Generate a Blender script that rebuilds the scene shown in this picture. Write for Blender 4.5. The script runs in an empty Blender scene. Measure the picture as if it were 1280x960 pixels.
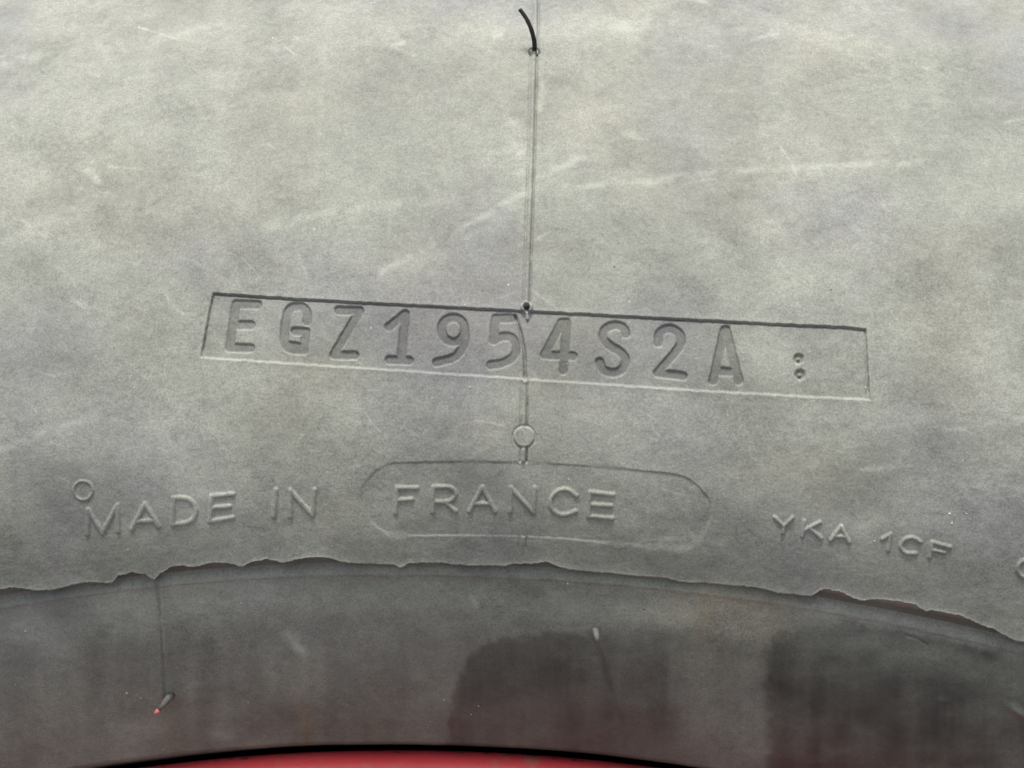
import bpy, bmesh, math, random
import numpy as np
from mathutils import Matrix, Vector

# ------------------------------------------------------------------ camera, sky, sun, exposure
sc = bpy.context.scene
CAMX, CAMZ, PITCH, YAW, ROLL = 0.018681, 0.567779, 0.004291, 0.083637, -0.035879
R_LIP, R_RIM, RIM_DEEP, FPX, DIST = 0.530043, 0.481304, 0.029918, 1478.986964, 0.25027
HUB = 0.82                                   # wheel centre above the ground (m)

def rot(p, y, r):
    cp, sp, cy, sy, cr, sr = math.cos(p), math.sin(p), math.cos(y), math.sin(y), math.cos(r), math.sin(r)
    A = np.array([[cy, -sy, 0], [sy, cy, 0], [0, 0, 1]])
    B = np.array([[1, 0, 0], [0, cp, -sp], [0, sp, cp]])
    C = np.array([[cr, 0, sr], [0, 1, 0], [-sr, 0, cr]])
    return A @ B @ C
CM = rot(PITCH, YAW, ROLL)
CP = np.array([CAMX, -DIST, CAMZ])           # in wheel coordinates (origin at the hub)
cam_d = bpy.data.cameras.new('camera')
cam = bpy.data.objects.new('camera', cam_d)
sc.collection.objects.link(cam)
m = Matrix.Identity(4)
for i in range(3):
    m[i][0], m[i][1], m[i][2] = CM[i, 0], CM[i, 2], -CM[i, 1]
m[0][3], m[1][3], m[2][3] = CP[0], CP[1], CP[2] + HUB
cam.matrix_world = m
cam_d.sensor_width = 36.0
cam_d.lens = FPX / 1280 * 36.0
cam_d.clip_start = 0.005
cam_d.clip_end = 500
cam_d.dof.use_dof = True
cam_d.dof.focus_distance = DIST + 0.002
cam_d.dof.aperture_fstop = 55
sc.camera = cam
sc.render.resolution_x, sc.render.resolution_y = 1024, 768

SUN_EL, SUN_AZ = 67.0, 194.0                 # azimuth clockwise from +Y: behind the camera, a little left
w = bpy.data.worlds.new('World'); sc.world = w; w.use_nodes = True
nt = w.node_tree
bg = nt.nodes['Background']; bg.inputs['Strength'].default_value = 0.08
sky = nt.nodes.new('ShaderNodeTexSky'); sky.sky_type = 'NISHITA'; sky.sun_disc = False
sky.sun_elevation = math.radians(SUN_EL); sky.sun_rotation = math.radians(SUN_AZ)
sky.air_density = 1.0; sky.dust_density = 6.0; sky.ozone_density = 0.6
nt.links.new(sky.outputs[0], bg.inputs['Color'])
sl = bpy.data.lights.new('sun', 'SUN'); so = bpy.data.objects.new('sun', sl); sc.collection.objects.link(so)
sl.energy = 1.5; sl.angle = math.radians(10); sl.color = (1.0, 0.965, 0.90)
el, az = math.radians(SUN_EL), math.radians(SUN_AZ)
sdir = Vector((math.sin(az) * math.cos(el), math.cos(az) * math.cos(el), math.sin(el)))
so.rotation_euler = sdir.to_track_quat('Z', 'Y').to_euler()
so.location = (0, -2, 4)
sc.view_settings.view_transform = 'Standard'; sc.view_settings.look = 'None'
sc.view_settings.exposure = 1.15; sc.view_settings.gamma = 1.0
sc.view_settings.use_curve_mapping = False

# ------------------------------------------------------------------ helpers
rng = np.random.default_rng(11)
random.seed(5)

def _lat(ix, iy, seed):
    h = (ix.astype(np.int64) * 374761393 + iy.astype(np.int64) * 668265263 + seed * 1274126177) & 0xffffffff
    h = ((h ^ (h >> 13)) * 1274126177) & 0xffffffff
    h = h ^ (h >> 16)
    return (h & 0xffff) / 65535.0
def vnoise(x, y, seed=0):
    fx, fy = np.floor(x), np.floor(y)
    tx, ty = x - fx, y - fy
    tx = tx * tx * (3 - 2 * tx); ty = ty * ty * (3 - 2 * ty)
    a, b = _lat(fx, fy, seed), _lat(fx + 1, fy, seed)
    c, d = _lat(fx, fy + 1, seed), _lat(fx + 1, fy + 1, seed)
    return (a * (1 - tx) + b * tx) * (1 - ty) + (c * (1 - tx) + d * tx) * ty
def fbm(x, y, seed=0, octs=4):
    s = 0; amp = .5; tot = 0
    for k in range(octs):
        s = s + amp * vnoise(x * 2**k, y * 2**k, seed + 17 * k); tot += amp; amp *= .55
    return s / tot
def sstep(a, b, x):
    t = np.clip((x - a) / (b - a), 0, 1)
    return t * t * (3 - 2 * t)
def dist_poly(x, y, pts, closed=False):
    pts = list(pts)
    if closed: pts = pts + [pts[0]]
    if len(pts) == 1: return np.hypot(x - pts[0][0], y - pts[0][1])
    best = np.full(x.shape, 1e9)
    for (x0, y0), (x1, y1) in zip(pts[:-1], pts[1:]):
        dx, dy = x1 - x0, y1 - y0
        t = np.clip(((x - x0) * dx + (y - y0) * dy) / (dx * dx + dy * dy + 1e-9), 0, 1)
        best = np.minimum(best, np.hypot(x - x0 - t * dx, y - y0 - t * dy))
    return best
def inside_poly(x, y, pts):
    ins = np.zeros(x.shape, bool)
    n = len(pts)
    for i in range(n):
        x0, y0 = pts[i]; x1, y1 = pts[(i + 1) % n]
        if y0 == y1: continue
        c = ((y0 > y) != (y1 > y)) & (x < (x1 - x0) * (y - y0) / (y1 - y0) + x0)
        ins ^= c
    return ins
def smooth_path(pts, n=4):
    """Catmull-Rom through pts"""
    if len(pts) < 3: return pts
    P = [pts[0]] + list(pts) + [pts[-1]]
    out = []
    for i in range(1, len(P) - 2):
        p0, p1, p2, p3 = (np.array(q, float) for q in P[i - 1:i + 3])
        for k in range(n):
            t = k / n
            out.append(tuple(.5 * (2 * p1 + (p2 - p0) * t + (2 * p0 - 5 * p1 + 4 * p2 - p3) * t * t + (3 * p1 - p0 - 3 * p2 + p3) * t**3)))
    out.append(tuple(pts[-1]))
    return out

# ------------------------------------------------------------------ sidewall profile: d = metres towards the viewer at t metres outside the lip circle
STEP = 0.0016
T_DIVE = -0.0452
def prof(t):
    up = .20 * t - 3.7 * t * t + .20 * .022 * (1 - np.exp(-np.maximum(t, 0) / .022))
    q = np.minimum(-t, -T_DIVE)
    dn = -(.24 * q + 6.4 * q * q)
    e = np.maximum(-t + T_DIVE, 0)
    dn = dn - (2.2 * e + 120 * e * e)
    return np.where(t >= 0, up, dn)
def surf(th, r, h=0.0):
    """point on the sidewall (wheel coordinates) at angle th, radius r, lifted h along the normal"""
    e = 1e-5
    t = r - R_LIP
    d = prof(t); s = (prof(t + e) - prof(t - e)) / (2 * e)
    nrm = np.sqrt(1 + s * s)
    rr = r - h * s / nrm; dd = d + h / nrm
    return np.stack([np.sin(th) * rr, -dd, np.cos(th) * rr], -1)
def chart(P):
    """sidewall chart used to lay out the moulded marks (photo units, about 0.17 mm each)"""
    q = (P - CP) @ CM
    return 640 + FPX * q[..., 0] / q[..., 1], 480 - FPX * q[..., 2] / q[..., 1]
def unchart(px, py, lift=0.0):
    px, py = np.asarray(px, float), np.asarray(py, float)
    u = np.stack([(px - 640) / FPX, np.ones_like(px), -(py - 480) / FPX], -1) @ CM.T
    s = np.full(px.shape, DIST)
    for k in range(60):
        P = CP + u * s[..., None]
        r = np.hypot(P[..., 0], P[..., 2])
        f = P[..., 1] + prof(r - R_LIP) + lift
        s = s - .6 * f
    return np.arctan2(P[..., 0], P[..., 2]), r
def step_scale(x): return 1 - .42 * sstep(400, 480, x) * sstep(1010, 900, x)      # the step is shallower along the middle
MM = DIST / FPX                              # metres per chart unit
def world(P):
    P = np.array(P, float); P[..., 2] += HUB
    return P

# ------------------------------------------------------------------ materials
def nodes_mat(name):
    mt = bpy.data.materials.new(name); mt.use_nodes = True
    t = mt.node_tree
    return mt, t, t.nodes['Principled BSDF']
def N(t, typ, **kw):
    n = t.nodes.new(typ)
    for k, v in kw.items():
        if k in n.inputs: n.inputs[k].default_value = v
        else: setattr(n, k, v)
    return n
def noise(t, co, scale, detail=4, rough=.55, stretch=None, rotz=0.0):
    n = N(t, 'ShaderNodeTexNoise'); n.inputs['Scale'].default_value = scale
    n.inputs['Detail'].default_value = detail; n.inputs['Roughness'].default_value = rough
    if stretch:
        mp = N(t, 'ShaderNodeMapping'); mp.inputs['Scale'].default_value = stretch; mp.inputs['Rotation'].default_value = (0, rotz, 0)
        t.links.new(co, mp.inputs[0]); co = mp.outputs[0]
    t.links.new(co, n.inputs['Vector'])
    return n.outputs['Fac']
def ramp(t, fac, a, b, lo=0.0, hi=1.0):
    n = N(t, 'ShaderNodeMapRange'); n.inputs['From Min'].default_value = a; n.inputs['From Max'].default_value = b
    n.inputs['To Min'].default_value = lo; n.inputs['To Max'].default_value = hi
    t.links.new(fac, n.inputs['Value']); return n.outputs[0]
def mth(t, op, a, b, clamp=False):
    n = N(t, 'ShaderNodeMath', operation=op, use_clamp=clamp)
    for i, v in enumerate((a, b)):
        if isinstance(v, (int, float)): n.inputs[i].default_value = v
        else: t.links.new(v, n.inputs[i])
    return n.outputs[0]
def mixc(t, f, a, b):
    n = N(t, 'ShaderNodeMix', data_type='RGBA')
    if isinstance(f, (int, float)): n.inputs[0].default_value = f
    else: t.links.new(f, n.inputs[0])
    for i, v in ((6, a), (7, b)):
        if isinstance(v, tuple): n.inputs[i].default_value = (*v, 1)
        else: t.links.new(v, n.inputs[i])
    return n.outputs[2]
def attr(t, nm):
    n = N(t, 'ShaderNodeAttribute'); n.attribute_name = nm; return n.outputs['Fac']

def rubber():
    """dusty weathered rubber; 'dust', 'scuff', 'tan', 'red' are dirt maps with some painted light and shade, carried by the meshes"""
    mt, t, b = nodes_mat('dusty_rubber')
    co = N(t, 'ShaderNodeTexCoord').outputs['Object']
    dust_shade = attr(t, 'dust_shade'); scuff_glint = attr(t, 'scuff_glint'); tan = attr(t, 'tan'); red = attr(t, 'red')
    n_big = noise(t, co, 18, 6, .62, (1, 1, 1.15), .4)
    n_mid = noise(t, co, 75, 7, .68, (.95, 1, 1.05), .5)
    n_fib = noise(t, co, 560, 5, .72, (.85, 1, 1.1), .5)
    n_fine = noise(t, co, 2300, 3, .7)
    n_lav = noise(t, co, 26, 3, .5)
    f = ramp(t, n_big, .3, .7, -.08, .08)
    f = mth(t, 'ADD', f, ramp(t, n_mid, .3, .7, -.11, .11))
    f = mth(t, 'ADD', f, ramp(t, n_fib, .25, .75, -.12, .12))
    n_pat = noise(t, co, 42, 8, .72, (1, 1, 1.25), .6)      # rubbed patches with crisper borders
    f = mth(t, 'ADD', f, mth(t, 'MULTIPLY', ramp(t, n_pat, .53, .60), -.09))
    n_pal = noise(t, co, 58, 8, .75, (.8, 1, 1.4), -.5)
    f = mth(t, 'ADD', f, mth(t, 'MULTIPLY', ramp(t, n_pal, .57, .64), .09))
    f = mth(t, 'ADD', f, ramp(t, n_fine, .25, .75, -.24, .24))
    f = mth(t, 'MULTIPLY', dust_shade, mth(t, 'ADD', 1.0, mth(t, 'MULTIPLY', f, 1.5)))   # thin dust varies less
    f = mth(t, 'ADD', f, mth(t, 'MULTIPLY', scuff_glint, .3), True)
    dcol = mixc(t, ramp(t, n_lav, .50, .72), (.385, .409, .362), (.328, .342, .344))
    dcol = mixc(t, tan, dcol, (.31, .265, .175))
    col = mixc(t, f, (.0205, .0245, .0232), dcol)
    col = mixc(t, red, col, (.115, .068, .058))
    # pin-prick pale and dark specks
    for sc_, thr, c in ((330, .055, (.60, .60, .54)), (260, .045, (.05, .05, .045))):
        v = N(t, 'ShaderNodeTexVoronoi'); v.inputs['Scale'].default_value = sc_; t.links.new(co, v.inputs['Vector'])
        sp = ramp(t, v.outputs['Distance'], thr * 1.5, thr * .7)
        gate = ramp(t, noise(t, co, 60 + sc_ * .1, 2), .60, .66)
        col = mixc(t, mth(t, 'MULTIPLY', sp, gate, True), col, c)
    t.links.new(col, b.inputs['Base Color'])
    t.links.new(ramp(t, f, 0, .7, .50, .82), b.inputs['Roughness'])
    b.inputs['Specular IOR Level'].default_value = .35
    h = mth(t, 'ADD', mth(t, 'MULTIPLY', n_fib, 1.0), mth(t, 'MULTIPLY', n_fine, .45))
    h = mth(t, 'ADD', h, mth(t, 'MULTIPLY', n_mid, 1.2))
    bp = N(t, 'ShaderNodeBump'); bp.inputs['Strength'].default_value = .55; bp.inputs['Distance'].default_value = .00017
    t.links.new(h, bp.inputs['Height']); t.links.new(bp.outputs[0], b.inputs['Normal'])
    return mt
M_RUB = rubber()

def plain(name, col, rough, spec=.4, nscale=400, var=.3, bump=.0001):
    mt, t, b = nodes_mat(name)
    co = N(t, 'ShaderNodeTexCoord').outputs['Object']
    n = noise(t, co, nscale, 5, .6)
    t.links.new(mixc(t, ramp(t, n, .3, .7), tuple(c * (1 - var) for c in col), tuple(min(1, c * (1 + var)) for c in col)), b.inputs['Base Color'])
    b.inputs['Roughness'].default_value = rough; b.inputs['Specular IOR Level'].default_value = spec
    bp = N(t, 'ShaderNodeBump'); bp.inputs['Strength'].default_value = .4; bp.inputs['Distance'].default_value = bump
    t.links.new(n, bp.inputs['Height']); t.links.new(bp.outputs[0], b.inputs['Normal'])
    return mt
M_HAIR = plain('black_rubber', (.018, .018, .017), .55, .35, 1500, .4)
M_GROUND = plain('grey_yard_ground', (.185, .185, .180), .95, .1, 9, .25, .01)
M_TIP = plain('red_paint_dab', (.50, .15, .15), .75, .4, 1500, .2)
M_GRIT = plain('pale_grit', (.62, .62, .56), .6, .5, 900, .2)

def rim_paint():
    mt, t, b = nodes_mat('red_wheel_paint')
    co = N(t, 'ShaderNodeTexCoord').outputs['Object']
    a = noise(t, co, 45, 6, .62, (.6, 1, 1.4)); c2 = noise(t, co, 420, 5, .7); edge = attr(t, 'edge')
    col = mixc(t, ramp(t, a, .3, .7), (.58, .040, .050), (.74, .080, .088))
    wear = mth(t, 'ADD', edge, ramp(t, c2, .3, .7, -.25, .25))
    col = mixc(t, ramp(t, wear, .50, .62), col, (.055, .045, .035))
    col = mixc(t, mth(t, 'MULTIPLY', ramp(t, noise(t, co, 150, 5), .56, .70), .5), col, (.36, .20, .16))
    t.links.new(col, b.inputs['Base Color'])
    b.inputs['Roughness'].default_value = .48
    bp = N(t, 'ShaderNodeBump'); bp.inputs['Strength'].default_value = .3; bp.inputs['Distance'].default_value = .0002
    t.links.new(c2, bp.inputs['Height']); t.links.new(bp.outputs[0], b.inputs['Normal'])
    return mt
M_RIM = rim_paint()

# ------------------------------------------------------------------ mesh builders
col_main = sc.collection
def link(name, me, parent=None, mat=None):
    o = bpy.data.objects.new(name, me); col_main.objects.link(o)
    if parent is not None:
        o.parent = parent
        o.matrix_parent_inverse = parent.matrix_basis.inverted()
    if mat is not None: me.materials.append(mat)
    return o
def mesh_np(name, V, Q, nrm=None, attrs=None):
    """vertices (n,3), quads (k,4) -> mesh; nrm = smooth vertex normals carried over part borders"""
    me = bpy.data.meshes.new(name)
    me.vertices.add(len(V)); me.vertices.foreach_set('co', np.ascontiguousarray(V, np.float32).ravel())
    me.loops.add(len(Q) * 4); me.loops.foreach_set('vertex_index', np.ascontiguousarray(Q, np.int32).ravel())
    me.polygons.add(len(Q)); me.polygons.foreach_set('loop_start', np.arange(0, len(Q) * 4, 4, dtype=np.int32))
    me.update(calc_edges=True)
    me.polygons.foreach_set('use_smooth', np.ones(len(Q), bool))
    for k, v in (attrs or {}).items():
        a = me.attributes.new(k, 'FLOAT', 'POINT'); a.data.foreach_set('value', np.ascontiguousarray(v, np.float32).ravel())
    if nrm is not None:
        me.normals_split_custom_set_from_vertices(np.ascontiguousarray(nrm, np.float32).tolist())
    return me
def grid_normals(P):
    gu = np.gradient(P, axis=0); gv = np.gradient(P, axis=1)
    n = np.cross(gu, gv); n /= np.linalg.norm(n, axis=-1, keepdims=True) + 1e-20
    if n[..., 1].mean() > 0: n = -n
    return n
class Grid:
    """one continuous moulded surface that is handed out, face by face, to the parts it shows"""
    def __init__(s, P, attrs):
        s.P = P; s.n, s.m = P.shape[:2]; s.N = grid_normals(P); s.attrs = attrs
        s.left = np.ones((s.n - 1, s.m - 1), bool)
    def take(s, name, vmask, parent, mat):
        if vmask is None: f = s.left.copy()
        else:
            fm = vmask[:-1, :-1] & vmask[1:, :-1] & vmask[:-1, 1:] & vmask[1:, 1:]
            f = fm & s.left
        s.left &= ~f
        i, j = np.nonzero(f)
        if len(i) == 0: return None
        a = i * s.m + j
        Q = np.stack([a, a + 1, a + s.m + 1, a + s.m], 1)
        ids, inv = np.unique(Q.ravel(), return_inverse=True)
        Q = inv.reshape(-1, 4)
        V = s.P.reshape(-1, 3)[ids]; Nn = s.N.reshape(-1, 3)[ids]
        e1 = V[Q[0, 1]] - V[Q[0, 0]]; e2 = V[Q[0, 3]] - V[Q[0, 0]]
        if np.dot(np.cross(e1, e2), Nn[Q[0, 0]]) < 0: Q = Q[:, ::-1]
        me = mesh_np(name, world(V), Q, Nn, {k: v.reshape(-1)[ids] for k, v in s.attrs.items()})
        return link(name, me, parent, mat)
def revolve(name, prof_pts, parent, mat, th0=0, th1=2 * math.pi, n=360, attrs=None, flip=False):
    """lathe of (radius, depth towards the viewer) points about the hub"""
    pr = np.array(prof_pts, float)
    th = np.linspace(th0, th1, n + 1)
    P = np.stack([np.sin(th)[:, None] * pr[None, :, 0], -np.repeat(pr[None, :, 1], n + 1, 0), np.cos(th)[:, None] * pr[None, :, 0]], -1)
    k = len(pr); a = (np.arange(n)[:, None] * k + np.arange(k - 1)[None]).ravel()
    Q = np.stack([a, a + 1, a + k + 1, a + k], 1)
    if flip: Q = Q[:, ::-1]
    at = {kk: np.repeat(np.asarray(v, float)[None], n + 1, 0) for kk, v in (attrs or {}).items()}
    return link(name, mesh_np(name, world(P.reshape(-1, 3)), Q, None, at), parent, mat)
def tube(name, pts, rad, parent, mat, seg=12, attrs=None):
    pts = [np.array(p, float) for p in pts]; V = []; Q = []
    up = np.array([.3, -.2, .9])
    for i, p in enumerate(pts):
        tdir = pts[min(i + 1, len(pts) - 1)] - pts[max(i - 1, 0)]; tdir /= np.linalg.norm(tdir)
        a = np.cross(tdir, [1, 0, 0.1]); a /= np.linalg.norm(a); b = np.cross(tdir, a)
        r = rad[i] if hasattr(rad, '__len__') else rad
        for k in range(seg):
            an = 2 * math.pi * k / seg
            V.append(p + r * (math.cos(an) * a + math.sin(an) * b))
    n = len(pts)
    bm = bmesh.new(); vs = [bm.verts.new(world(v)) for v in V]
    for i in range(n - 1):
        for k in range(seg):
            bm.faces.new((vs[i * seg + k], vs[i * seg + (k + 1) % seg], vs[(i + 1) * seg + (k + 1) % seg], vs[(i + 1) * seg + k]))
    bm.faces.new(vs[:seg][::-1]); bm.faces.new(vs[-seg:])
    bmesh.ops.recalc_face_normals(bm, faces=bm.faces)
    for f in bm.faces: f.smooth = len(f.verts) == 4
    me = bpy.data.meshes.new(name); bm.to_mesh(me); bm.free()
    for k, v in (attrs or {}).items():
        at = me.attributes.new(k, 'FLOAT', 'POINT'); at.data.foreach_set('value', np.full(len(me.vertices), v, np.float32))
    return link(name, me, parent, mat)
RUBA = dict(dust_shade=.5, scuff_glint=0, tan=0, red=0)

# ------------------------------------------------------------------ ground and things
gm = bpy.data.meshes.new('ground')
gm.from_pydata([(-60, -60, 0), (60, -60, 0), (60, 60, 0), (-60, 60, 0)], [], [(0, 1, 2, 3)])
g = link('ground', gm, None, M_GROUND); g['kind'] = 'structure'; g['label'] = 'flat grey yard ground under the tyre'

tyre = bpy.data.objects.new('tyre', None); col_main.objects.link(tyre); tyre.location = (0, .2, 0); tyre.empty_display_size = .1
tyre['label'] = 'dusty grey rubber tyre with moulded lettering and a ragged moulding edge'; tyre['category'] = 'tyre'
rim = bpy.data.objects.new('wheel_rim', None); col_main.objects.link(rim); rim.location = (0, .2, HUB - R_RIM); rim.empty_display_size = .1
rim['label'] = 'red painted wheel rim with a rounded flange inside the dusty tyre'; rim['category'] = 'wheel rim'
bpy.context.view_layer.update()

# ------------------------------------------------------------------ the marks, laid out in chart units
def C(scale, ox, oy, strokes): return [[(ox + x / scale, oy + y / scale) for x, y in s] for s in strokes]
def ell(cx, cy, rx, ry, n=20, a0=0, a1=360):
    return [(cx + rx * math.cos(math.radians(a0 + (a1 - a0) * k / n)), cy + ry * math.sin(math.radians(a0 + (a1 - a0) * k / n))) for k in range(n + 1)]
S = smooth_path
SERIAL = [   # stamped into the panel
 ('letter', 'E', C(4, 240, 350, [[(325, 121), (216, 119), (184, 337), (290, 339)], [(202, 222), (293, 224)]])),
 ('letter', 'G', C(4, 240, 350, [S([(572, 205), (572, 165), (552, 135), (520, 128), (485, 145), (468, 190), (458, 285), (466, 328), (500, 348), (556, 350)]), [(556, 350), (566, 258), (512, 255)], [(480, 325), (545, 335)]])),
 ('letter', 'Z', C(4, 240, 350, [[(730, 150), (836, 152), (706, 374), (812, 376)]])),
 ('digit', '1', C(4, 240, 350, [[(982, 232), (1064, 168), (1044, 398)], [(985, 399), (1084, 402)]])),
 ('digit', '9', C(4, 520, 360, [ell(184, 207, 58, 62), S([(242, 215), (238, 280), (195, 342), (100, 372)])])),
 ('digit', '5', C(4, 520, 360, [[(480, 150), (396, 150), (386, 262)], S([(386, 262), (430, 242), (478, 248), (500, 292), (488, 340), (440, 372), (372, 386)])])),
 ('digit', '4', C(4, 520, 360, [[(728, 172), (642, 334), (786, 340)], [(752, 170), (736, 412)], [(728, 172), (752, 170)]])),
 ('letter', 'S', C(4, 520, 360, [S([(1050, 228), (1034, 195), (990, 184), (946, 204), (936, 246), (965, 285), (1012, 312), (1046, 352), (1034, 402), (985, 424), (936, 408), (918, 368)])])),
 ('digit', '2', [S([(823, 428), (825, 416), (836, 410), (848, 415), (852, 426), (846, 438), (834, 452)]) + [(822, 466), (854, 470)]]),
 ('letter', 'A', [[(891.5, 476), (906, 412), (908, 412), (924, 476)], [(897, 464), (920, 464.5)]]),
]
RAISED = [   # raised from the sidewall
 ('letter', 'M', 2.9, C(3.765, 80, 580, [[(110, 330), (114, 215), (180, 325), (252, 195), (256, 316)]])),
 ('letter', 'A', 2.9, C(3.765, 80, 580, [[(320, 305), (382, 188), (445, 293)], [(345, 271), (425, 266)]])),
 ('letter', 'D', 2.9, C(3.765, 80, 580, [[(512, 285), (516, 161)], S([(516, 161), (572, 160), (612, 188), (620, 232), (590, 272), (512, 285)])])),
 ('letter', 'E', 2.9, C(3.765, 80, 580, [[(795, 142), (696, 151), (688, 269), (794, 252)], [(694, 206), (778, 199)]])),
 ('letter', 'I', 2.9, C(3.765, 80, 580, [[(997, 122), (988, 245)]])),
 ('letter', 'N', 2.9, C(3.765, 80, 580, [[(1066, 245), (1066, 125), (1170, 240), (1180, 122)]])),
 ('letter', 'Y', 2.4, C(3.765, 940, 620, [[(107, 101), (150, 142), (190, 102)], [(150, 142), (145, 170)]])),
 ('letter', 'K', 2.4, C(3.765, 940, 620, [[(246, 118), (236, 188)], [(320, 123), (246, 160)], [(272, 150), (324, 197)]])),
 ('letter', 'A', 2.4, C(3.765, 940, 620, [[(370, 208), (418, 142), (455, 217)], [(385, 187), (440, 191)]])),
 ('digit', '1', 2.4, C(3.765, 940, 620, [[(612, 202), (650, 180), (640, 254)]])),
 ('letter', 'C', 2.4, C(3.765, 940, 620, [S([(792, 216), (755, 196), (716, 206), (700, 236), (722, 266), (772, 270)])])),
 ('letter', 'F', 2.4, C(3.765, 940, 620, [[(930, 240), (847, 217), (836, 288)], [(842, 252), (905, 266)]])),
 ('letter', 'O', 2.5, [ell(1282, 711, 10, 10.5)]),
 ('raised_ring', '', 1.7, [ell(104, 613, 11.8, 11.8)]),
]
FRANCE = [
 ('letter', 'F', 2.7, C(2.667, 430, 520, [[(242, 240), (178, 240), (172, 322)], [(176, 281), (226, 278)]])),
 ('letter', 'R', 2.7, C(2.667, 430, 520, [[(296, 320), (298, 238)], S([(298, 238), (352, 238), (372, 261), (350, 285), (299, 286)]), [(338, 286), (372, 318)]])),
 ('letter', 'A', 2.7, C(2.667, 430, 520, [[(418, 318), (461, 238), (503, 318)], [(435, 293), (490, 293)]])),
 ('letter', 'N', 2.7, C(2.667, 430, 520, [[(555, 320), (556, 240), (632, 322), (636, 240)]])),
 ('letter', 'C', 2.7, C(2.667, 430, 520, [S([(775, 266), (745, 246), (714, 250), (689, 280), (696, 314), (730, 331), (773, 318)])])),
 ('letter', 'E', 2.7, C(2.667, 430, 520, [[(898, 263), (819, 255), (815, 335), (895, 342)], [(817, 296), (890, 300)]])),
]
PANEL = [(266, 366.5), (380, 374), (500, 380.5), (655, 388.5), (800, 396), (1000, 406.5), (1055, 408.5), (1083, 411.5), (1087.5, 499.5), (880, 488.5), (657, 473.5), (400, 456.5), (250.5, 446.5)]
POCKET = S(C(2.667, 430, 520, [[(80, 210), (105, 183), (145, 162), (200, 155), (400, 152), (600, 155), (800, 165), (1000, 183), (1110, 195), (1160, 217), (1205, 260), (1225, 310), (1212, 370), (1172, 422), (1130, 441), (1050, 438), (900, 425), (740, 410), (600, 402), (400, 398), (180, 398), (130, 382), (82, 342), (57, 290), (60, 240)]])[0], 3)
SEAM_A = [(669.5, -40), (669, 40), (667.5, 62), (664, 200), (658, 380)]
SEAM_B = [(656, 466), (654.5, 541)]
SEAM_C = [(654.5, 551), (654, 583)]
SEAM_D = [(654, 664), (652.5, 702)]
CRACK = [(644, 394), (649, 411), (652.5, 425), (655.5, 442), (656.5, 474)]
SCUFFS = [  # (path, half width, strength)
 ([(478, 340), (520, 318), (560, 296), (610, 268), (662, 236)], 5, .9), ([(690, 216), (722, 200), (760, 180), (792, 166)], 6, .8),
 ([(700, 233), (760, 231), (812, 228), (870, 217), (960, 212), (1050, 206), (1150, 203)], 4.5, .8),
 ([(173, 34), (198, 41), (222, 49)], 1.2, 1.6), ([(399, 112), (401, 140), (399, 168)], 5, .6),
 ([(640, 150), (648, 200), (650, 215)], 9, .8), ([(676, 80), (679, 105), (674, 140)], 4, .6),
 ([(0, 563), (40, 548), (90, 530), (120, 522)], 5, .7), ([(205, 362), (212, 378), (228, 392)], 2, .9),
 ([(520, 330), (640, 262)], 14, .35), ([(100, 208), (112, 216), (122, 226)], 5, .9), ([(40, 285), (120, 250), (220, 270)], 13, .35),
 ([(1060, 590), (1105, 584), (1125, 576)], 4, .6), ([(1180, 538), (1230, 530), (1280, 522)], 3, .7), ([(1080, 660), (1150, 650), (1200, 648)], 5, .4),
 ([(800, 676), (835, 674), (866, 670)], 6, .7), ([(85, 372), (100, 380)], 3, .6), ([(960, 150), (1000, 160), (1040, 200)], 10, .4), ([(0, 80), (90, 62), (190, 50), (280, 30)], 9, .5),
 ([(340, 55), (520, 48), (660, 40), (900, 30), (1080, 60)], 12, .35), ([(330, 285), (420, 262), (560, 250)], 7, .45),
]

HAIRLINES = []
for k in range(150):
    x0, y0 = random.uniform(-20, 1300), random.uniform(-20, 700); an = random.gauss(.15, .55); ln = random.uniform(6, 46)
    b_ = random.uniform(-.25, .25)
    HAIRLINES.append(([(x0, y0), (x0 + ln * .5 * math.cos(an), y0 + ln * .5 * math.sin(an)), (x0 + ln * (.5 * math.cos(an) + .5 * math.cos(an + b_)), y0 + ln * (.5 * math.sin(an) + .5 * math.sin(an + b_)))], random.uniform(1.0, 1.8), random.choice((-.4, .3, .45, .7))))

# ------------------------------------------------------------------ dense sidewall surface
def theta_range(rows):
    th = []
    for py in rows:
        a, _ = unchart([-40, 1320], [py, py]); th += [a[0], a[1]]
    return min(th), max(th)
TH0, TH1 = theta_range([-30, 400, 720, 830]); TH0 -= .008; TH1 += .008
_, r_top = unchart([0, 640, 1280], [-30, -30, -30]); T_TOP = float(np.max(r_top)) - R_LIP + .004
T_WALL = 0.0034                              # height of the step face under the ragged edge
nth = int((TH1 - TH0) * .56 / .000175)
th = np.linspace(TH0, TH1, nth)
tt = np.concatenate([np.arange(0, .062, .00017), np.arange(.062, T_TOP, .00042)])
TH, TT = np.meshgrid(th, tt, indexing='ij')
RR = R_LIP + TT
B0 = surf(TH, RR)
PX, PY = chart(B0)
def at_pts(fun, pts, pad):
    """evaluate fun only near pts"""
    xs = [p[0] for p in pts]; ys = [p[1] for p in pts]
    sel = (PX > min(xs) - pad) & (PX < max(xs) + pad) & (PY > min(ys) - pad) & (PY < max(ys) + pad)
    return sel, fun(PX[sel], PY[sel])
H = np.zeros_like(PX)                        # millimetres
H += .10 * (fbm(PX / 130, PY / 90, 3, 3) - .5) * 2 + .030 * (fbm(PX / 14, PY / 9, 9, 3) - .5) * 2
jag = (fbm(PX / 7, PY / 7, 21, 3) - .5)
def signed(pts):
    out = np.full(PX.shape, 1e3)
    sel, d = at_pts(lambda x, y: np.where(inside_poly(x, y, pts), -1, 1) * dist_poly(x, y, pts, True), pts, 40)
    out[sel] = d
    return out
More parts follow.
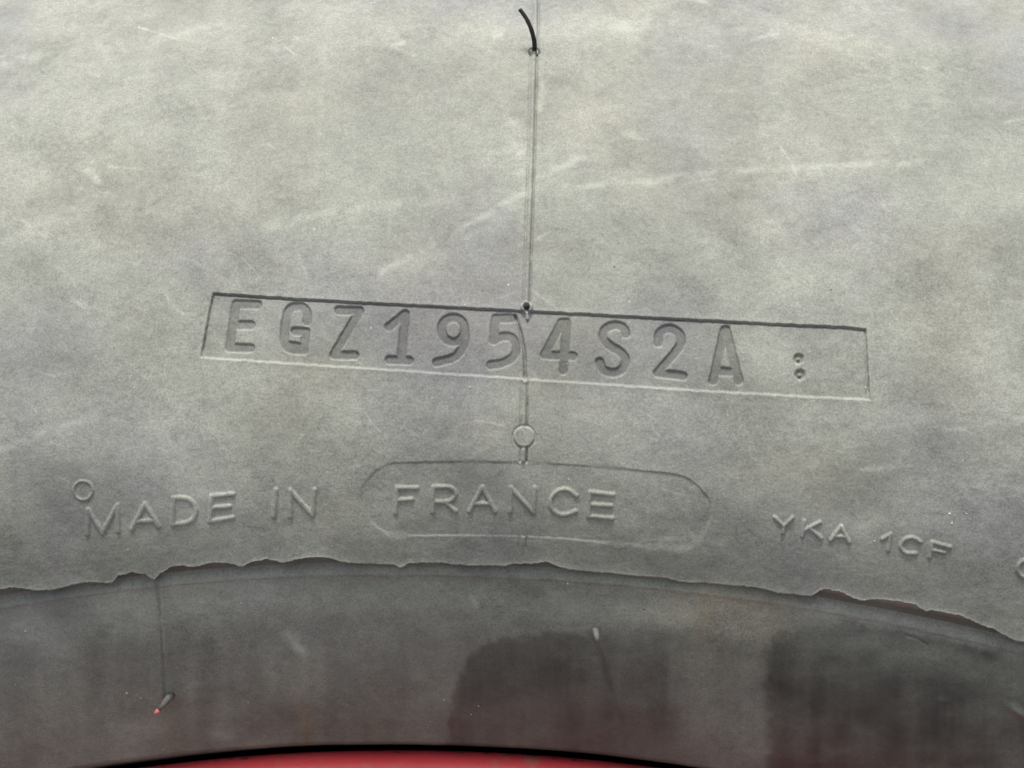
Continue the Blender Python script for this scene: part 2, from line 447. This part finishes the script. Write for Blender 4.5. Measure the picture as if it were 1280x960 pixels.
sd_panel = signed(PANEL) + jag * 1.6
sd_pocket = signed(POCKET) + jag * 1.2
not_low = sstep(-4, -12, PY - np.interp(PX, [250, 400, 657, 880, 1088], [446.5, 456.5, 473.5, 488.5, 499.5]))
H += -.36 * not_low * np.exp(-((sd_panel + 1.0) / 1.0)**2) * (.6 + .8 * fbm(PX / 25, PY / 25, 17, 2))
pw = .8 + 1.0 * (1 - not_low)
H += -.40 * sstep(pw, -pw, sd_panel) + .07 * np.exp(-(np.maximum(sd_panel, 0) / 5)**2) * (sd_panel > 0)
pk = (.16 + .12 * sstep(700, 900, PX)) * (.45 + 1.1 * fbm(PX / 60, PY / 40, 15, 3))
pw = .8 + 4.5 * sstep(.5, .75, fbm(PX / 50, PY / 50, 16, 2)) + 2.0 * sstep(520, 450, PX)
H += -pk * sstep(pw, -pw - .4, sd_pocket)
masks = {}
STAMP = np.zeros_like(PX)
def stroke(strokes, hw, amt, soft, key, crown=0.0):
    pts = [p for s in strokes for p in s]
    sel, d = at_pts(lambda x, y: np.minimum.reduce([dist_poly(x, y, s) for s in strokes]), pts, hw + 14)
    wob = d + jag[sel] * .7 + (vnoise(PX[sel] / 3.1, PY[sel] / 3.1, 77) - .5) * .45
    H[sel] += amt * sstep(hw + soft, hw - soft, wob) * (1 - crown * np.clip(d / hw, 0, 1)**2)
    if key[0] == 'serial': STAMP[sel] = np.maximum(STAMP[sel], sstep(hw + .5, hw - .8, wob))
    mk = np.zeros(PX.shape, bool); mk[sel] = wob < hw + soft + .6
    masks[key] = mk
for k, (nm, ch, st) in enumerate(SERIAL):
    wear = {5: .7, 6: .75, 0: .9}.get(k, 1.0)
    stroke(st, 5.5, -.42 * wear, 1.3, ('serial', k))
for k, (x, y) in enumerate(((999, 448), (1000.5, 468))):
    stroke([[(x, y)]], 6.2, -.55, 2.2, ('serial', 10 + k)); stroke([[(x - .5, y + 1)]], 1.9, .5, 1.4, ('tmp', k)); masks.pop(('tmp', k))
for k, (nm, ch, hw, st) in enumerate(RAISED):
    amt = .26 if nm == 'raised_ring' else .36
    if k < 3: amt *= .85
    stroke(st, hw, amt, 1.5, ('raised', k), .25)
for k, (nm, ch, hw, st) in enumerate(FRANCE): stroke(st, hw, .36, 1.5, ('france', k), .25)
# mould seam: a fine bead between two hairline grooves
def seam(path, key, ridge=.26, groove=.75, hw=2.0):
    sel, d = at_pts(lambda x, y: dist_poly(x, y, path), path, 14)
    gate = .55 + .9 * (fbm(PX[sel] / 30, PY[sel] / 17, 31, 3) - .25)
    clip = sstep(12, 14, np.hypot(PX[sel] - 655, PY[sel] - 546)) * sstep(-1, 1, sd_pocket[sel]) * sstep(-1, 1, sd_panel[sel])
    side_ = PX[sel] - np.interp(PY[sel], [p[1] for p in path], [p[0] for p in path])
    gate = gate * np.where(side_ > 0, 1.15, .55)
    H[sel] += clip * (ridge * np.exp(-(d / hw)**2) - groove * gate * np.exp(-((d - hw - 2.1) / 1.05)**2))
    mk = np.zeros(PX.shape, bool); mk[sel] = d < hw + 3.6
    masks[key] = mk
seam(SEAM_A, ('seam', 0)); seam(SEAM_B, ('seam', 1)); seam(SEAM_C, ('seam', 2)); seam(SEAM_D, ('seam', 3), .10, .34, 2.4)
sel, d = at_pts(lambda x, y: dist_poly(x, y, CRACK), CRACK, 12)
H[sel] += -.75 * np.exp(-((d + jag[sel] * 1.6) / 1.8)**2) + .12 * np.exp(-((d - 4) / 2.0)**2)
mk = np.zeros(PX.shape, bool); mk[sel] = d < 4.2; masks[('seam', 4)] = mk
# faint continuation of the seam across the pocket
sel, d = at_pts(lambda x, y: dist_poly(x, y, [(655, 580), (655, 668)]), [(655, 580), (655, 668)], 8)
H[sel] += -.05 * np.exp(-((d - 2.5) / 1.3)**2)
# vent marks
stroke([[(655, 546)]], 12.2, .17, 1.2, ('disc', 0)); sel, d = at_pts(lambda x, y: np.hypot(x - 655, y - 546), [(655, 546)], 22)
H[sel] += .03 * np.exp(-((d - 11.3) / 1.2)**2) - .16 * np.exp(-((d - 14.2) / 1.2)**2)
sel, d = at_pts(lambda x, y: np.hypot(x - 658.3, y - 384.5), [(658, 384)], 20)
H[sel] += .42 * np.exp(-((d - 5.8) / 1.6)**2) - 1.5 * sstep(4.3, 2.4, d) + .25 * sstep(8.5, 6, d)
mk = np.zeros(PX.shape, bool); mk[sel] = d < 8.6; masks[('vent', 0)] = mk
stroke([[(658.8, 394), (659.2, 398)]], 2.2, .5, 1.0, ('vent', 1))
# step face below the ragged edge
wall = sstep(T_WALL, .0004, TT)
H -= wall * step_scale(PX) * STEP * 1000 * (1 + .12 * (fbm(PX / 22, PY / 10, 41, 3) - .5))
B = surf(TH, RR, H / 1000)

# dirt maps
def dust_maps(x, y):
    a = .66 + .12 * (fbm(x / 210, y / 150, 51, 4) - .5) * 2 + .09 * (fbm((x - y * .3) / 55, y / 36, 52, 4) - .5) * 2
    s = np.zeros_like(x)
    brk = fbm((x + .5 * y) / 16, y / 9, 61, 3)
    for path, hw, amt in SCUFFS:
        xs = [p[0] for p in path]; ys = [p[1] for p in path]; pad = hw * 3 + 6
        sel = (x > min(xs) - pad) & (x < max(xs) + pad) & (y > min(ys) - pad) & (y < max(ys) + pad)
        if not sel.any(): continue
        d = dist_poly(x[sel], y[sel], path)
        s[sel] = np.maximum(s[sel], amt * np.exp(-(d / hw)**2) * np.clip(brk[sel] * 2.6 - .65, 0, 1.2))
    for path, hw, amt in HAIRLINES:
        xs = [p[0] for p in path]; ys = [p[1] for p in path]
        sel = (x > min(xs) - 4) & (x < max(xs) + 4) & (y > min(ys) - 4) & (y < max(ys) + 4)
        if sel.any(): s[sel] += amt * np.exp(-(dist_poly(x[sel], y[sel], path) / hw)**2) * np.clip(brk[sel] * 2.6 - .5, 0, 1.2)
    # cleaner (less dusty) wiped patches in the lower half
    a -= .13 * sstep(.48, .66, fbm(x / 300, y / 120, 71, 3)) * sstep(430, 620, y)
    return a, s
DU, SC = dust_maps(PX, PY)
RED = wall * .30
TAN = .5 * sstep(.5, .75, fbm(PX / 170, PY / 120, 88, 3))
DU = DU - .30 * wall - .21 * STAMP - .06 * sstep(1, -1, sd_panel)   # shade in the sunken letters painted in; panel floor and step face darker
side = Grid(B, dict(dust_shade=DU, scuff_glint=SC, tan=TAN * .22, red=RED))

def lab(o, s):
    if o is not None: o['label'] = s
panel_v = sd_panel < 2.2
pocket_v = sd_pocket < 2.0
def sub(name, key, parent, label=None):
    o = side.take(name, masks[key], parent, M_RUB)
    if label: lab(o, label)
    return o
# sub-parts first, then the parts they belong to, then the plain sidewall
serial_kids = [(sub(nm, ('serial', k), tyre, 'stamped %s %s sunk into the serial panel' % (nm, ch))) for k, (nm, ch, st) in enumerate(SERIAL)]
serial_kids += [sub('stamped_dot', ('serial', 10 + k), tyre) for k in range(2)]
crack = sub('crack', ('seam', 4), tyre, 'dark crack running down the serial panel')
tab = sub('vent_tab', ('vent', 1), tyre)
vent = sub('vent_hole', ('vent', 0), tyre, 'small dark vent hole with a raised ring on the panel edge')
france_kids = [sub(nm, ('france', k), tyre, 'raised letter %s in the rounded pocket' % ch) for k, (nm, ch, hw, st) in enumerate(FRANCE)]
for k, (nm, ch, hw, st) in enumerate(RAISED):
    sub(nm, ('raised', k), tyre, 'raised %s %s on the sidewall' % (nm, ch) if ch else 'thin raised ring above the letter M')
sub('raised_disc', ('disc', 0), tyre, 'small raised disc on the mould seam')
serial_panel = side.take('serial_panel', panel_v, tyre, M_RUB); lab(serial_panel, 'sunken rectangular panel stamped EGZ1954S2A')
text_pocket = side.take('text_pocket', pocket_v, tyre, M_RUB); lab(text_pocket, 'shallow rounded pocket around the word FRANCE')
for k in range(4): sub('mould_seam', ('seam', k), tyre)
for o in serial_kids + [crack]:
    if o is not None: o.parent = serial_panel; o.matrix_parent_inverse = serial_panel.matrix_world.inverted()
for o in france_kids:
    if o is not None: o.parent = text_pocket
if tab is not None and vent is not None: tab.parent = vent
sidewall = side.take('sidewall', None, tyre, M_RUB)
bpy.context.view_layer.update()

# ------------------------------------------------------------------ bead area below the step
tb = np.concatenate([np.arange(0, -.008, -.00022), np.arange(-.008, T_DIVE, -.00045), np.arange(T_DIVE, -.075, -.0005)])
BT0, BT1 = theta_range([720, 930]); BT0 = min(BT0 - .02, TH0); BT1 = max(BT1 + .02, TH1)
thb = np.linspace(BT0, BT1, int((BT1 - BT0) * .5 / .00034))
THB, TTB = np.meshgrid(thb, tb, indexing='ij')
PX, PY = chart(surf(THB, R_LIP + TTB, -.0012))
H = .14 * (fbm(PX / 120, PY / 80, 103, 3) - .5) * 2 + .03 * (fbm(PX / 12, PY / 9, 109, 3) - .5) * 2
jag = (fbm(PX / 9, PY / 9, 121, 3) - .5)
q = -TTB
H += -STEP * 1000 * step_scale(PX) * (1 - .55 * sstep(.0, .0026, q))          # ledge starts in the corner of the step and comes forward
H += -.30 * sstep(.0022, .0040, q) * (.7 + .6 * fbm(PX / 60, PY / 60, 131, 2)) * sstep(1120, 1000, PX)   # crease below the ledge
H += .35 * sstep(.0036, .012, q)
H += -.10 * np.exp(-((q - .0030) / .00035)**2) * fbm(PX / 40, PY / 40, 133, 2) * 2
masks = {}
# radial seam at the left
SEAM_E = [(197, 722), (204, 780), (209, 868)]
d = dist_poly(PX, PY, SEAM_E); d2 = dist_poly(PX + 1.6, PY, SEAM_E); H += (-.42 * np.exp(-(d2 / 1.6)**2) + .22 * np.exp(-((d2 - 4) / 2.2)**2) * (PX > 200)) * (.5 + fbm(PX / 20, PY / 30, 135, 2)); masks['seam'] = (d < 5.0) & (PY > 724)
CR2 = [(748, 806), (757, 835), (768, 868), (777, 905)]
d = dist_poly(PX, PY, CR2); H += -.16 * np.exp(-((d + jag * 3) / 2.0)**2) * sstep(910, 820, PY); masks['crack'] = (d < 4.0) & (TTB > -.034)
CR3 = [(1132, 793), (1146, 797), (1158, 805)]
d = dist_poly(PX, PY, CR3); H += -.2 * np.exp(-(d / 1.6)**2)
for (x, y, rx, ry, a, hh) in ((1275, 889, 16, 5, .55, .7), (1177, 873, 6, 4, .3, .35), (372, 812, 10, 6, .4, .2), (850, 735, 8, 4, .2, .15)):
    u = (PX - x) * math.cos(a) + (PY - y) * math.sin(a); v = -(PX - x) * math.sin(a) + (PY - y) * math.cos(a)
    H += hh * np.exp(-(u / rx)**2 - (v / ry)**2)
BB = surf(THB, R_LIP + TTB, H / 1000)
# colour maps: two darker arched patches, tan run-off streaks, faint red tint low down
DU = .425 + .10 * (fbm(PX / 20, PY / 170, 161, 3) - .5) * 2 * sstep(.006, .02, q) + .15 * (fbm(PX / 150, PY / 90, 151, 4) - .5) * 2 + .09 * (fbm(PX / 40, PY / 24, 152, 4) - .5) * 2
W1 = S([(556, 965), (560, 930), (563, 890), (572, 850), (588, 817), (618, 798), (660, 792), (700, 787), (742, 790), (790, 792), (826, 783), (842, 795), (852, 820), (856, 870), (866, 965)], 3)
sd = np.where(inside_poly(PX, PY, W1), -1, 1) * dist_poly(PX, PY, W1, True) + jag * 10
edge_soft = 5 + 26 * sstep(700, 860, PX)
dark_patch1 = sstep(edge_soft, -edge_soft, sd)
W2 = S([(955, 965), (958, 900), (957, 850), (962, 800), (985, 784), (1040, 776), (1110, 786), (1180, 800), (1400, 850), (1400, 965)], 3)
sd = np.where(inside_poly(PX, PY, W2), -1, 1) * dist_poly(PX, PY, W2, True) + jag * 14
dark_patch2 = sstep(12, -12, sd)
DU -= .21 * dark_patch1 + .265 * dark_patch2  # both arched patches made darker
DU += .07 * sstep(.016, .004, q) + .17 * np.exp(-((PX - 880) / 130)**2 - ((PY - 762) / 32)**2) + .08 * np.exp(-((PX - 500) / 220)**2 - ((PY - 780) / 40)**2)
d = dist_poly(PX, PY, [(1075, 786), (1110, 784), (1150, 796), (1200, 806), (1240, 818)]); DU -= .12 * np.exp(-(d / 8)**2)
d = dist_poly(PX, PY, [(640, 735), (668, 742)]); DU -= .12 * np.exp(-(d / 12)**2)
DU -= .08 * np.exp(-((dist_poly(PX, PY, CR2) + jag * 4) / 3.5)**2) * sstep(905, 830, PY)  # thin dark line below the whisker, darkened in colour
SCU = np.zeros_like(PX)
for path, hw, amt in (([(360, 790), (372, 806), (380, 815)], 6, .9), ([(100, 745), (180, 760)], 18, .3), ([(590, 745), (596, 755)], 4, .7), ([(30, 720), (60, 800)], 25, .25), ([(270, 915), (290, 918)], 6, .5)):
    SCU = np.maximum(SCU, amt * np.exp(-(dist_poly(PX, PY, path) / hw)**2))
TANB = np.zeros_like(PX)
for path, hw, amt in (([(380, 862), (384, 925)], 9, .85), ([(212, 885), (224, 935)], 16, .5), ([(470, 900), (472, 930)], 8, .5), ([(300, 905), (304, 930)], 9, .35), ([(880, 760), (940, 770)], 60, .5)):
    TANB = np.maximum(TANB, amt * np.exp(-(dist_poly(PX, PY, path) / hw)**2) * (.15 + 1.4 * fbm(PX / 9, PY / 45, 171, 3)) * sstep(845 if path[0][1] > 800 else 0, 905 if path[0][1] > 800 else 1, PY))
DU += .16 * np.clip(TANB, 0, 1) * sstep(845, 900, PY)
REDB = .04 * sstep(.024, .041, -TTB + .010 * (fbm(PX / 70, PY / 50, 181, 3) - .5)) + .25 * sstep(.0012, .0, q)
bead = Grid(BB, dict(dust_shade=DU, scuff_glint=SCU, tan=np.clip(TANB, 0, 1), red=np.clip(REDB, 0, 1)))
o = bead.take('mould_seam', masks['seam'], tyre, M_RUB)
o = bead.take('crack', masks['crack'], tyre, M_RUB); lab(o, 'thin dark line running down the bead area')
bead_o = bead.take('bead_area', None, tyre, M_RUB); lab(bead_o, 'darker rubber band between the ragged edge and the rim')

# ------------------------------------------------------------------ ragged moulding flash hanging over the step
CLEAN = [(-60, 764), (0, 750), (64, 738), (142, 727), (206, 721), (300, 713), (412, 707), (480, 706), (560, 706), (641, 707.5), (705, 711), (780, 718), (860, 727), (930, 735), (971, 742), (1057, 757), (1155, 776), (1280, 802), (1340, 816)]
RAG = [(-60, 758), (-20, 742), (0, 737), (22, 734), (41, 738), (64, 738), (90, 731), (112, 727), (127, 729), (142, 727), (150, 719), (165, 715), (184, 718), (188, 723), (193, 725), (201, 718), (211, 712), (221, 707), (232, 706), (240, 709), (255, 707), (270, 703), (285, 703), (304, 709), (319, 701), (334, 699), (356, 704), (375, 698), (397, 695), (416, 697), (427, 702), (440, 704), (480, 705), (494, 706), (500, 710), (504, 709), (511, 704), (530, 703), (555, 703), (589, 706), (630, 706), (641, 703), (671, 702), (682, 699), (690, 703), (699, 706), (720, 711), (739, 714), (765, 715), (799, 719), (829, 722), (855, 727), (892, 729), (919, 731), (930, 730), (960, 737), (971, 740), (991, 743), (1013, 745), (1020, 739), (1026, 736), (1044, 738), (1057, 744), (1073, 750), (1086, 749), (1109, 749), (1139, 755), (1150, 762), (1154, 764), (1159, 762), (1195, 768), (1218, 778), (1241, 785), (1259, 795), (1270, 799), (1280, 799), (1310, 806), (1340, 812)]
thf = np.linspace(TH0, TH1, int((TH1 - TH0) * .53 / .00020))
pxf, _ = chart(surf(thf, np.full_like(thf, R_LIP)))
off = np.interp(pxf, [p[0] for p in CLEAN], [p[1] for p in CLEAN]) - np.interp(pxf, [p[0] for p in RAG], [p[1] for p in RAG])
edge = off * MM + .00022 * (fbm(pxf / 8, pxf * 0, 201, 4) - .5) * 2 + .00022 * (fbm(pxf / 2.2, pxf * 0 + 5, 203, 2) - .5)
edge = np.minimum(edge, .0031)
ROOT = .0048
ks = np.array([0, .12, .3, .5, .7, .85, .95, 1.0])
curl = .02 + .26 * fbm(pxf / 35, pxf * 0 + 3, 211, 3)                     # mm lifted off at the torn edge
T_ = ROOT + (edge - ROOT)[:, None] * ks[None]
Ht = .012 + (.02 + .5 * curl[:, None]) * ks[None]**1.6 + (.02 + .16 * fbm(pxf / 14, pxf * 0 + 9, 217, 3))[:, None] * ks[None]**9
thick = .30 * (1 - .55 * ks[None]) + .04
PXF, PYF = chart(surf(np.repeat(thf[:, None], 8, 1), R_LIP + T_))
Ht = Ht + .10 * (fbm(PXF / 130, PYF / 90, 3, 3) - .5) * 2 + .030 * (fbm(PXF / 14, PYF / 9, 9, 3) - .5) * 2 + .05 * (fbm(PXF / 9, PYF / 9, 223, 3) - .5) * ks[None]
top = surf(np.repeat(thf[:, None], 8, 1), R_LIP + T_, Ht / 1000)
bot = surf(np.repeat(thf[:, None], 8, 1), R_LIP + T_, (Ht - thick) / 1000)
PF = np.concatenate([top, bot[:, ::-1]], 1)
n_, k_ = PF.shape[:2]
a = (np.arange(n_ - 1)[:, None] * k_ + np.arange(k_ - 1)[None]).ravel()
Q = np.stack([a, a + k_, a + k_ + 1, a + 1], 1)
V = PF.reshape(-1, 3)
duf, scf = dust_maps(PXF, PYF)
scf = np.maximum(scf, .45 * ks[None]**12)  # bright line where the torn edge catches light, painted in as pale colour
full = lambda A: np.concatenate([A, A[:, ::-1]], 1)
me = mesh_np('ragged_edge', world(V), Q[:, ::-1], None, dict(dust_shade=full(duf), scuff_glint=full(scf), tan=full(duf * 0), red=full(duf * 0)))
lab(link('ragged_edge', me, tyre, M_RUB), 'torn ragged rubber edge hanging over the step')

# ------------------------------------------------------------------ rest of the tyre ring
side_prof = [(R_LIP + t, float(prof(np.array(t)))) for t in np.linspace(.0034, T_TOP, 24)]
low_prof = [(R_LIP + t, float(prof(np.array(t))) - STEP * (1 if t > -.0005 else .7)) for t in np.linspace(-.075, 0, 40)]
A0, A1 = min(TH0, BT0), max(TH1, BT1)
W = .46                                       # section width
rt, dt = side_prof[-1]
crown = [(rt, dt), (rt + .05, dt - .028), (rt + .09, dt - .060), (.79, dt - .10), (.815, dt - .20), (.82, dt - .27), (.815, dt - .34), (.79, dt - .44),
         (rt + .05, dt - .50), (rt, dt - .53), (R_LIP, -.52), (R_RIM + .004, -.48), (R_RIM - .02, -.45)]
RA = lambda n, du=.62: dict(dust_shade=[du] * n, scuff_glint=[0] * n, tan=[0] * n, red=[0] * n)
revolve('sidewall', side_prof, tyre, M_RUB, TH1, 2 * math.pi + TH0, 330, RA(len(side_prof)))
revolve('bead_area', low_prof + [(R_LIP + .0034, 0.0)], tyre, M_RUB, BT1, 2 * math.pi + BT0, 330, RA(len(low_prof) + 1, .38))
revolve('carcass', crown, tyre, M_RUB, 0, 2 * math.pi, 360, RA(len(crown)))

# ------------------------------------------------------------------ rim
RD = -RIM_DEEP
fl = []
cr, cd, rad = R_RIM - .0056, RD - .0010, .0052            # rolled flange
for k in range(15):
    an = math.radians(150 - 230 * k / 14)                   # from the back over the top to the front and down
    fl.append((cr + rad * math.sin(an), cd + rad * math.cos(an)))
fl2 = [(R_RIM - .022, -.45), (R_RIM - .022, RD - .014), (R_RIM - .014, RD - .0085)] + fl
fl2 += [(fl[-1][0] - .006, fl[-1][1] - .001), (fl[-1][0] - .014, fl[-1][1] - .012), (R_RIM - .034, RD - .042), (R_RIM - .055, RD - .060), (R_RIM - .075, RD - .10)]
ed = [0] * len(fl2)
for i, (r_, d_) in enumerate(fl2):
    ed[i] = float(np.clip((r_ - (R_RIM - .0016)) / .0014, 0, 1)) * .55
revolve('flange', fl2, rim, M_RIM, 0, 2 * math.pi, 720, dict(edge=ed))
disc = [(R_RIM - .075, RD - .10), (R_RIM - .09, RD - .20), (R_RIM - .10, RD - .25), (.30, RD - .23), (.16, RD - .16), (.10, RD - .155), (.001, RD - .155)]
revolve('wheel_disc', disc, rim, M_RIM, 0, 2 * math.pi, 180, dict(edge=[0] * len(disc)))

# ------------------------------------------------------------------ rubber whiskers left by the vents
def lifted(px, py, h):
    t_, r_ = unchart(px, py, h)
    s_ = surf(t_, r_, 0.0); s_[1] -= h
    return s_
hair_pts = [lifted(x, y, h) for x, y, h in S([(667.8, 63.5, -.0002), (668.3, 58, .0012), (667.5, 50, .0030), (664.5, 38, .0052), (659.5, 26, .0070), (654.5, 18, .0082), (649.5, 11.5, .0092)], 3)]
hair = tube('vent_whisker', hair_pts, [.00056 - .00012 * i / len(hair_pts) + .00003 * math.sin(i * 2.3) for i in range(len(hair_pts))], tyre, M_HAIR)
lab(hair, 'black curved rubber whisker standing on the mould seam')
cpts = []
b0 = lifted(667.8, 64.5, .0001)
ring = [b0 + np.array([math.cos(a_) * .00125, -.00015, math.sin(a_) * .00092]) for a_ in np.linspace(0, 2 * math.pi, 21)]
o = tube('collar', ring, .00026, tyre, M_RUB, 8, RUBA); o.parent = hair
n1 = [lifted(x, y, h) for x, y, h in [(214, 868, -.0010), (210.5, 873, .0006), (205, 880, .0016), (199, 887, .0024)]]
nub = tube('vent_whisker', n1, [.00100, .00085, .00066, .00052], tyre, M_RUB, 10, dict(dust_shade=.26, scuff_glint=0, tan=0, red=0)); lab(nub, 'short rubber whisker with a red tip')
n2 = [lifted(x, y, h) for x, y, h in [(199.2, 886.6, .00236), (196.8, 889.5, .0027), (193.8, 893, .0031)]]
o = tube('red_tip', n2, [.00050, .00058, .00040], nub, M_TIP, 10)
n3 = [lifted(x, y, h) for x, y, h in [(744, 787, -.0012), (744.5, 790, .0008), (746, 796, .0022), (747.5, 803, .0030)]]
o = tube('vent_whisker', n3, [.00085, .00078, .00066, .00058], tyre, M_RUB, 10, dict(dust_shade=.24, scuff_glint=0, tan=0, red=0)); lab(o, 'short pale rubber whisker above the thin dark line')

# ------------------------------------------------------------------ crumbs of grit lying on the rubber
bm = bmesh.new()
spots = [(205, 101), (257, 75), (211, 195), (449, 178), (463, 182), (412, 190), (857, 459), (960, 170), (1050, 206), (1187, 642), (1208, 642), (1190, 654), (1093, 676), (762, 835), (760, 840), (773, 845), (769, 875), (840, 847), (105, 808), (158, 866), (672, 238), (587, 484), (540, 498), (1082, 484), (500, 707), (160, 687), (668, 837)]
for k in range(70): spots.append((rng.uniform(0, 1280), rng.uniform(0, 940)))
for k, (x, y) in enumerate(spots):
    p = lifted(x, y, .00005); s_ = (.00012 if k < 27 else .00007) * rng.uniform(.7, 1.5)
    if y > 705: p = lifted(x, y, -.0008)
    M4 = Matrix.Translation(Vector(world(p))) @ Matrix.Rotation(rng.uniform(0, 6), 4, 'Y') @ Matrix.Diagonal((s_ * rng.uniform(1, 2.4), s_ * .7, s_, 1))
    bmesh.ops.create_icosphere(bm, subdivisions=1, radius=1, matrix=M4)
me = bpy.data.meshes.new('grit'); bm.to_mesh(me); bm.free()
o = link('grit', me, tyre, M_GRIT); o['kind'] = 'stuff'
